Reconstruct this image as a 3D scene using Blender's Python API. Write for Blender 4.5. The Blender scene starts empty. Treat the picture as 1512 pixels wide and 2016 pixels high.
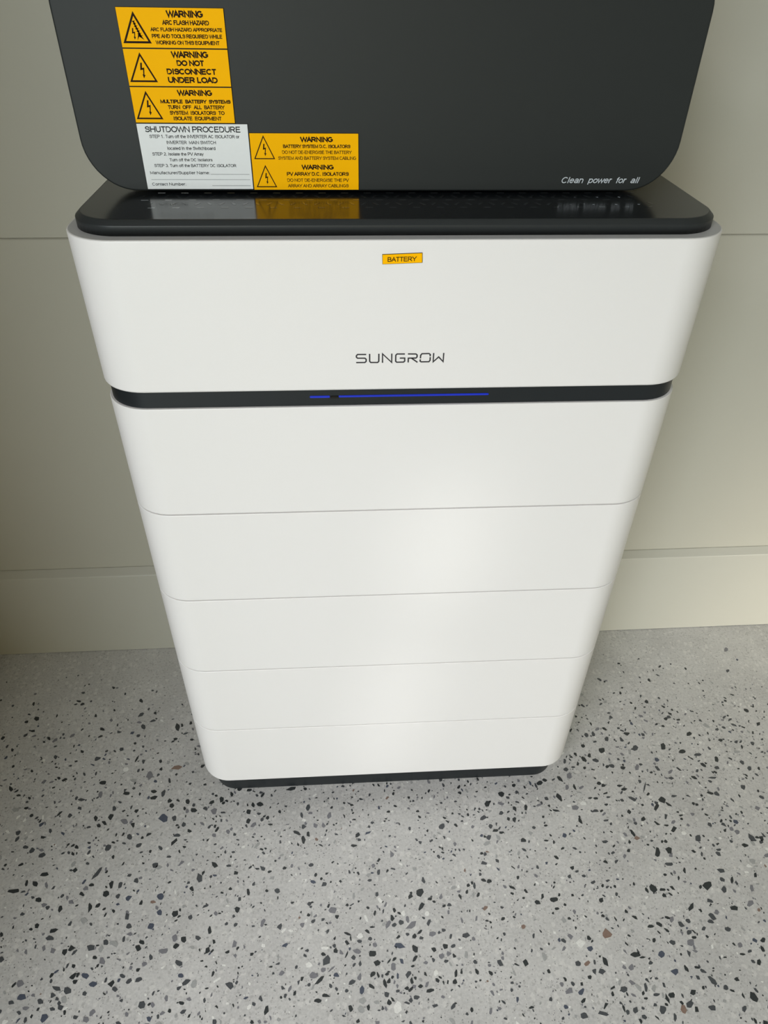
import bpy, bmesh, math, random
from mathutils import Vector, Matrix

scene = bpy.context.scene
COL = scene.collection

# ------------------------------------------------------------------ camera
cam_data = bpy.data.cameras.new('camera')
cam = bpy.data.objects.new('camera', cam_data); COL.objects.link(cam)
_c = Vector((-0.06111665, -0.65252974, 1.15012954))
_f = Vector((0.05514181, 0.7806467, -0.62253523))
_r = Vector((0.99816191, -0.05879837, 0.01468143))
_u = Vector((0.02514305, 0.62220052, 0.78245405))
m = Matrix.Identity(4)
for i in range(3):
    m[i][0], m[i][1], m[i][2], m[i][3] = _r[i], _u[i], -_f[i], _c[i]
cam.matrix_world = m
cam_data.sensor_fit = 'VERTICAL'
cam_data.sensor_height = 36.0
cam_data.lens = 36.0 * 1386.04 / 2016.0
cam_data.clip_start = 0.02
scene.camera = cam

# ------------------------------------------------------------------ light
scene.view_settings.view_transform = 'Standard'
scene.view_settings.look = 'None'
scene.view_settings.gamma = 1.0
scene.view_settings.use_curve_mapping = False
scene.view_settings.exposure = 0.0

w = bpy.data.worlds.new('sky'); scene.world = w; w.use_nodes = True
bg = w.node_tree.nodes['Background']
bg.inputs['Color'].default_value = (0.80, 0.90, 1.0, 1)
bg.inputs['Strength'].default_value = 0.04

def area(name, loc, target, sx, sy, power, color, spread=180):
    l = bpy.data.lights.new(name, 'AREA'); l.shape = 'RECTANGLE'
    l.size = sx; l.size_y = sy; l.energy = power; l.color = color
    l.spread = math.radians(spread)
    o = bpy.data.objects.new(name, l); COL.objects.link(o)
    o.location = loc
    o.rotation_euler = (Vector(target) - Vector(loc)).to_track_quat('-Z', 'Y').to_euler()
    return o

# daylight through the wide open garage door behind the photographer; the other area lamps are added fills
area('doorway_daylight', (-1.75, -3.9, 1.35), (0.0, 0.2, 0.6), 1.7, 2.1, 94, (0.80, 0.93, 1.0))
area('warm_fill', (-0.6, -3.9, 1.35), (0.0, 0.2, 0.6), 1.2, 2.1, 16.5, (1.0, 0.76, 0.16))  # added lamp, its warm colour fitted to balance the cool key
area('low_right_fill', (1.2, -3.1, 0.3), (1.1, 0.3, 0.0), 0.5, 0.4, 1.2, (1.0, 0.91, 0.79), spread=22)  # added narrow lamp that brightens the low right wall
area('right_fill', (2.35, -1.9, 0.35), (1.35, 0.3, 0.0), 0.5, 0.4, 2.6, (1.0, 0.93, 0.80), spread=55)  # added lamp lifting the right wall and skirting; no doorway on that side
area('high_floor_fill', (-1.3, -2.3, 2.5), (0.0, -0.5, 0.0), 1.4, 0.8, 17.5, (0.97, 0.945, 1.0), spread=75)  # added overhead lamp that brightens the floor

def glint(name, loc, target, deg, power, sx, sy, roll):
    # sunlight thrown back by something shiny outside, a faint soft streak
    l = bpy.data.lights.new(name, 'SPOT'); l.energy = power; l.spot_size = math.radians(deg)
    l.spot_blend = 1.0; l.shadow_soft_size = 0.06; l.color = (1.0, 0.99, 0.96)
    o = bpy.data.objects.new(name, l); COL.objects.link(o); o.location = loc
    q = (Vector(target) - Vector(loc)).to_track_quat('-Z', 'Y')
    o.rotation_mode = 'QUATERNION'; o.rotation_quaternion = q @ Matrix.Rotation(roll, 3, 'Z').to_quaternion()
    o.scale = (sx, sy, 1)
glint('glint', (0.9, -3.0, 0.9), (0.060, 0, 0.57), 3.2, 50, 1.0, 1.9, -0.10)
glint('glint', (0.9, -3.0, 0.9), (0.004, 0, 0.24), 3.0, 44, 1.0, 3.0, -0.14)

# ------------------------------------------------------------------ materials
def mat(name, color, rough=0.5, spec=0.5, metal=0.0, emit=None, estr=0.0, coat=0.0, coat_r=0.1):
    M = bpy.data.materials.new(name); M.use_nodes = True
    b = M.node_tree.nodes['Principled BSDF']
    b.inputs['Base Color'].default_value = (*color, 1)
    b.inputs['Roughness'].default_value = rough
    b.inputs['Specular IOR Level'].default_value = spec
    b.inputs['Metallic'].default_value = metal
    b.inputs['Coat Weight'].default_value = coat
    b.inputs['Coat Roughness'].default_value = coat_r
    if emit:
        b.inputs['Emission Color'].default_value = (*emit, 1)
        b.inputs['Emission Strength'].default_value = estr
    return M

def grain(M, scale, amount, bump=0.0, bscale=None, dist=0.001, detail=4.0):
    """fine colour grain and relief in object space"""
    nt = M.node_tree; b = nt.nodes['Principled BSDF']
    tc = nt.nodes.new('ShaderNodeTexCoord')
    n = nt.nodes.new('ShaderNodeTexNoise'); n.inputs['Scale'].default_value = scale
    n.inputs['Detail'].default_value = detail
    nt.links.new(tc.outputs['Object'], n.inputs['Vector'])
    mr = nt.nodes.new('ShaderNodeMapRange')
    mr.inputs['To Min'].default_value = 1 - amount; mr.inputs['To Max'].default_value = 1 + amount
    nt.links.new(n.outputs['Fac'], mr.inputs['Value'])
    mx = nt.nodes.new('ShaderNodeMix'); mx.data_type = 'RGBA'; mx.blend_type = 'MULTIPLY'
    mx.inputs['Factor'].default_value = 1.0
    mx.inputs['A'].default_value = b.inputs['Base Color'].default_value
    nt.links.new(mr.outputs['Result'], mx.inputs['B'])
    nt.links.new(mx.outputs['Result'], b.inputs['Base Color'])
    if bump:
        n2 = nt.nodes.new('ShaderNodeTexNoise'); n2.inputs['Scale'].default_value = bscale or scale
        n2.inputs['Detail'].default_value = 3
        nt.links.new(tc.outputs['Object'], n2.inputs['Vector'])
        bp = nt.nodes.new('ShaderNodeBump'); bp.inputs['Strength'].default_value = bump
        bp.inputs['Distance'].default_value = dist
        nt.links.new(n2.outputs['Fac'], bp.inputs['Height'])
        nt.links.new(bp.outputs['Normal'], b.inputs['Normal'])
    return M

M_white = grain(mat('white_powder_coat', (0.80, 0.78, 0.765), 0.34, 0.5), 900, 0.012, 0.05, 2500, 0.0002)
M_trim = grain(mat('charcoal_plastic', (0.014, 0.017, 0.019), 0.40, 0.3), 1200, 0.05, 0.05, 3000, 0.0002)
M_cap = grain(mat('satin_black_cap', (0.010, 0.012, 0.014), 0.17, 0.30), 700, 0.05)
M_slot = mat('cap_vent_mould', (0.030, 0.034, 0.036), 0.10, 0.9)
M_capside = grain(mat('black_cap_side', (0.024, 0.027, 0.028), 0.42, 0.4), 1200, 0.05)
M_rim = mat('grey_gasket', (0.52, 0.52, 0.52), 0.45)
M_brown = grain(mat('dark_brown_shade_wall', (0.15, 0.095, 0.06), 0.6), 30, 0.15)  # dark brown picked to cut bounce and darken the lower left
M_inv = grain(mat('charcoal_powder_coat', (0.024, 0.027, 0.0265), 0.5, 0.25), 1500, 0.06, 0.12, 2500, 0.0002)
M_core = mat('label_black_core', (0.012, 0.010, 0.008), 0.5, 0.2)
M_yel = grain(mat('yellow_label_face', (1.0, 0.49, 0.0), 0.55, 0.06), 300, 0.02)
M_wlab = grain(mat('white_label_face', (0.78, 0.80, 0.80), 0.45, 0.3), 300, 0.02)
M_inkb = mat('engraved_brown_black', (0.020, 0.008, 0.002), 0.6, 0.1)
M_ink = mat('engraved_black', (0.014, 0.016, 0.018), 0.6, 0.15)
M_logo = mat('charcoal_print', (0.028, 0.025, 0.030), 0.5)
M_silver = mat('silver_print', (0.56, 0.60, 0.64), 0.5)
M_led = mat('blue_led_diffuser', (0.004, 0.012, 0.16), 0.3, emit=(0.004, 0.030, 0.72), estr=0.45)
M_wall = grain(mat('off_white_wall_paint', (0.44, 0.43, 0.37), 0.5, 0.35), 6, 0.02, 0.10, 140, 0.0006)
M_skirt = grain(mat('skirting_gloss_paint', (0.46, 0.455, 0.40), 0.35), 8, 0.02, 0.06, 90, 0.0006)
M_ceil = mat('ceiling_paint', (0.55, 0.55, 0.52), 0.8)
M_drive = mat('outdoor_concrete', (0.45, 0.44, 0.41), 0.9)

def floor_material():
    M = bpy.data.materials.new('polished_concrete'); M.use_nodes = True
    nt = M.node_tree; b = nt.nodes['Principled BSDF']; L = nt.links.new
    tc = nt.nodes.new('ShaderNodeTexCoord')
    def noise(scale, detail=4, rough=0.55):
        n = nt.nodes.new('ShaderNodeTexNoise'); n.inputs['Scale'].default_value = scale
        n.inputs['Detail'].default_value = detail; n.inputs['Roughness'].default_value = rough
        L(tc.outputs['Object'], n.inputs['Vector']); return n
    def ramp(src, stops):
        r = nt.nodes.new('ShaderNodeValToRGB'); L(src, r.inputs['Fac'])
        while len(r.color_ramp.elements) < len(stops): r.color_ramp.elements.new(0.5)
        for e, (p, c) in zip(r.color_ramp.elements, stops): e.position = p; e.color = (*c, 1)
        return r
    def mix(a, bb, fac, mode='MIX'):
        x = nt.nodes.new('ShaderNodeMix'); x.data_type = 'RGBA'; x.blend_type = mode
        if isinstance(fac, float): x.inputs['Factor'].default_value = fac
        else: L(fac, x.inputs['Factor'])
        L(a, x.inputs['A'])
        if isinstance(bb, tuple): x.inputs['B'].default_value = (*bb, 1)
        else: L(bb, x.inputs['B'])
        return x.outputs['Result']
    base = ramp(noise(9, 6, 0.6).outputs['Fac'], [(0.3, (0.49, 0.485, 0.47)), (0.7, (0.60, 0.595, 0.575))]).outputs['Color']
    fine = ramp(noise(260, 5, 0.7).outputs['Fac'], [(0.3, (0.86, 0.86, 0.86)), (0.7, (1.13, 1.13, 1.12))]).outputs['Color']
    col = mix(base, fine, 1.0, 'MULTIPLY')
    def spots(scale, size, chance, seedvec):
        mp = nt.nodes.new('ShaderNodeMapping'); mp.inputs['Location'].default_value = seedvec
        L(tc.outputs['Object'], mp.inputs['Vector'])
        wn = nt.nodes.new('ShaderNodeTexNoise'); wn.inputs['Scale'].default_value = scale * 1.7; wn.inputs['Detail'].default_value = 1
        L(mp.outputs['Vector'], wn.inputs['Vector'])
        wadd = nt.nodes.new('ShaderNodeVectorMath'); wadd.operation = 'MULTIPLY_ADD'
        L(wn.outputs['Color'], wadd.inputs[0]); wadd.inputs[1].default_value = (0.9 / scale,) * 3
        L(mp.outputs['Vector'], wadd.inputs[2])
        flat = nt.nodes.new('ShaderNodeVectorMath'); flat.operation = 'MULTIPLY'
        L(wadd.outputs['Vector'], flat.inputs[0]); flat.inputs[1].default_value = (1, 1, 0)
        v = nt.nodes.new('ShaderNodeTexVoronoi'); v.inputs['Scale'].default_value = scale
        v.voronoi_dimensions = '2D'
        L(flat.outputs['Vector'], v.inputs['Vector'])
        lt = nt.nodes.new('ShaderNodeMapRange'); lt.inputs['From Min'].default_value = size; lt.inputs['From Max'].default_value = size * 0.82
        L(v.outputs['Distance'], lt.inputs['Value'])
        sep = nt.nodes.new('ShaderNodeSeparateColor'); L(v.outputs['Color'], sep.inputs['Color'])
        ch = nt.nodes.new('ShaderNodeMath'); ch.operation = 'LESS_THAN'; ch.inputs[1].default_value = chance
        L(sep.outputs['Red'], ch.inputs[0])
        mu = nt.nodes.new('ShaderNodeMath'); mu.operation = 'MULTIPLY'
        L(lt.outputs['Result'], mu.inputs[0]); L(ch.outputs['Value'], mu.inputs[1])
        return mu.outputs['Value']
    def scaled(v, k):
        mu = nt.nodes.new('ShaderNodeMath'); mu.operation = 'MULTIPLY'; mu.inputs[1].default_value = k
        L(v, mu.inputs[0]); return mu.outputs['Value']
    col = mix(col, (0.72, 0.71, 0.67), scaled(spots(95, 0.36, 0.28, (3, 1, 0)), 0.42))
    col = mix(col, (0.34, 0.335, 0.32), scaled(spots(150, 0.33, 0.22, (7, 5, 0)), 0.4))
    col = mix(col, (0.10, 0.10, 0.098), scaled(spots(380, 0.30, 0.07, (1, 9, 0)), 0.6))
    L(col, b.inputs['Base Color'])
    rr = ramp(noise(30).outputs['Fac'], [(0.3, (0.36,) * 3), (0.7, (0.48,) * 3)])
    L(rr.outputs['Color'], b.inputs['Roughness'])
    bp = nt.nodes.new('ShaderNodeBump'); bp.inputs['Strength'].default_value = 0.08; bp.inputs['Distance'].default_value = 0.0005
    L(noise(400).outputs['Fac'], bp.inputs['Height']); L(bp.outputs['Normal'], b.inputs['Normal'])
    return M
M_floor = floor_material()
CHIP_COLS = [(0.034, 0.039, 0.040), (0.072, 0.078, 0.084), (0.20, 0.20, 0.215), (0.075, 0.088, 0.120), (0.24, 0.165, 0.13), (0.76, 0.76, 0.72), (0.36, 0.365, 0.355)]
CHIP_NAMES = ['black_basalt', 'charcoal_basalt', 'grey_bluestone', 'blue_bluestone', 'brown_stone', 'white_quartz', 'pale_grey_stone']
M_chips = [grain(mat(n, c, 0.38), 500, 0.22, detail=2.0) for n, c in zip(CHIP_NAMES, CHIP_COLS)]

# ------------------------------------------------------------------ helpers
def link(name, verts, faces, material, parent=None, smooth=False, wn=False):
    me = bpy.data.meshes.new(name); me.from_pydata(verts, [], faces); me.update()
    mats = material if isinstance(material, list) else [material]
    for k in mats: me.materials.append(k)
    if smooth:
        for p in me.polygons: p.use_smooth = True
    o = bpy.data.objects.new(name, me); COL.objects.link(o)
    if parent: o.parent = parent
    if wn:
        md = o.modifiers.new('weighted_normal', 'WEIGHTED_NORMAL'); md.weight = 100; md.keep_sharp = True
    return o

def thing(name, label, cat, loc=(0, 0, 0)):
    o = bpy.data.objects.new(name, None); COL.objects.link(o)
    o.location = loc; o['label'] = label; o['category'] = cat
    o.empty_display_size = 0.05
    return o

def rrect(hw, y0, y1, R, cx=0.0, n=12, Rback=None):
    """rounded rectangle in plan, front at y0, back at y1"""
    Rb = Rback if Rback is not None else R
    pts = []
    for (sx, yc, r, a0) in ((1, y0, R, -90), (1, y1, Rb, 0), (-1, y1, Rb, 90), (-1, y0, R, 180)):
        ox = cx + sx * (hw - r); oy = (y0 + r) if yc == y0 else (y1 - r)
        for k in range(n + 1):
            a = math.radians(a0 + 90.0 * k / n)
            pts.append((ox + r * math.cos(a), oy + r * math.sin(a)))
    return pts

def loft(rings, close=True):
    n = len(rings[0]); V = [p for r in rings for p in r]; F = []
    for k in range(len(rings) - 1):
        for i in range(n):
            j = (i + 1) % n
            F.append((k * n + i, k * n + j, (k + 1) * n + j, (k + 1) * n + i))
    if close:
        F.append(tuple(range(n - 1, -1, -1)))
        F.append(tuple((len(rings) - 1) * n + i for i in range(n)))
    return V, F

def slab(name, hw, y0, y1, z0, z1, R, material, parent, cx=0.0, bev=0.0015, btop=None, steps=3, extra=None):
    """upright rounded-corner block with rolled top and bottom edges"""
    bt = bev if btop is None else btop
    prof = []
    for k in range(steps + 1):
        a = math.pi / 2 * k / steps
        prof.append((bev * (1 - math.sin(a)), z0 + bev * (1 - math.cos(a))))
    for k in range(steps + 1):
        a = math.pi / 2 * k / steps
        prof.append((bt * (1 - math.cos(a)), z1 - bt * (1 - math.sin(a))))
    rings = []
    for ins, z in prof:
        rings.append([(x, y, z) for x, y in rrect(hw - ins, y0 + ins, y1 - ins, max(R - ins, 0.001), cx)])
    V, F = loft(rings)
    return link(name, V, F, material, parent, smooth=True, wn=True)

def box(name, x0, x1, y0, y1, z0, z1, material, parent=None):
    V = [(x, y, z) for z in (z0, z1) for y in (y0, y1) for x in (x0, x1)]
    F = [(0, 2, 3, 1), (4, 5, 7, 6), (0, 1, 5, 4), (2, 6, 7, 3), (0, 4, 6, 2), (1, 3, 7, 5)]
    return link(name, V, F, material, parent)

def structure(o):
    o['kind'] = 'structure'; return o

# ------------------------------------------------------------------ room
WY = 0.367      # face of the back wall boards
SKEW = 0.00614  # the wall runs very slightly out of square to the cabinet
def rot_wall(o):
    o.location = (0, 0.352, 0); o.rotation_euler = (0, 0, math.atan(SKEW)); return o

wall = bpy.data.objects.new('wall_back', None); COL.objects.link(wall); structure(wall); rot_wall(wall)
def board(z0, z1, y, c):
    """one wide wall board with eased long edges; local y measured from the skirting face"""
    P = [(y + c, z0), (y, z0 + c), (y, z1 - c), (y + c, z1), (y + 0.03, z1), (y + 0.03, z0)]
    n = len(P); V = [(x, a, b) for x in (-0.94, 2.6) for a, b in P]
    F = [(i, i + n, (i + 1) % n + n, (i + 1) % n) for i in range(n)] + [tuple(range(n)), tuple(range(2 * n - 1, n - 1, -1))]
    link('wall_board', V, F, M_wall, wall)
board(0.0, 0.8346, 0.0155, 0.0016)
board(0.8354, 1.435, 0.0145, 0.0012)
board(1.4365, 2.036, 0.0145, 0.0012)
board(2.0375, 2.60, 0.0145, 0.0012)
box('wall_backing', -0.94, 2.6, 0.0460, 0.10, 0.0, 2.6, M_wall, wall)

sk = [(0.0, 0.0012), (0.0, 0.2095), (0.0006, 0.2115), (0.0022, 0.2128), (0.0135, 0.2215), (0.0158, 0.2215), (0.0158, 0.0012)]
n = len(sk); V = [(x, a, b) for x in (-0.94, 2.6) for a, b in sk]
F = [(i, i + n, (i + 1) % n + n, (i + 1) % n) for i in range(n)] + [tuple(range(n)), tuple(range(2 * n - 1, n - 1, -1))]
base = link('baseboard_back', V, F, M_skirt); structure(base); rot_wall(base)

LX = -0.825
wl = structure(box('shade_wall_left', LX - 0.12, LX, -0.85, 0.36, 0.0, 2.6, M_brown))  # unseen wall, added to shade the left part of wall and floor
ce = structure(box('ceiling', -3.2, 2.6, -3.2, 0.47, 2.6, 2.7, M_ceil))
wr = structure(box('wall_right', 2.6, 2.72, -3.2, 0.47, 0.0, 2.6, M_wall))
wf = structure(box('wall_front', -3.2, 2.6, -3.32, -3.2, 2.15, 2.7, M_wall))
wl2 = structure(box('wall_left_far', -3.32, -3.2, -3.2, -0.85, 0.0, 2.6, M_wall))
wl3 = structure(box('wall_left_return', -3.2, LX - 0.12, -0.97, -0.85, 0.0, 2.6, M_wall))

# ------------------------------------------------------------------ floor
floor = structure(box('floor', -3.3, 2.72, -5.5, 0.40, -0.08, 0.0, M_floor))

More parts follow.
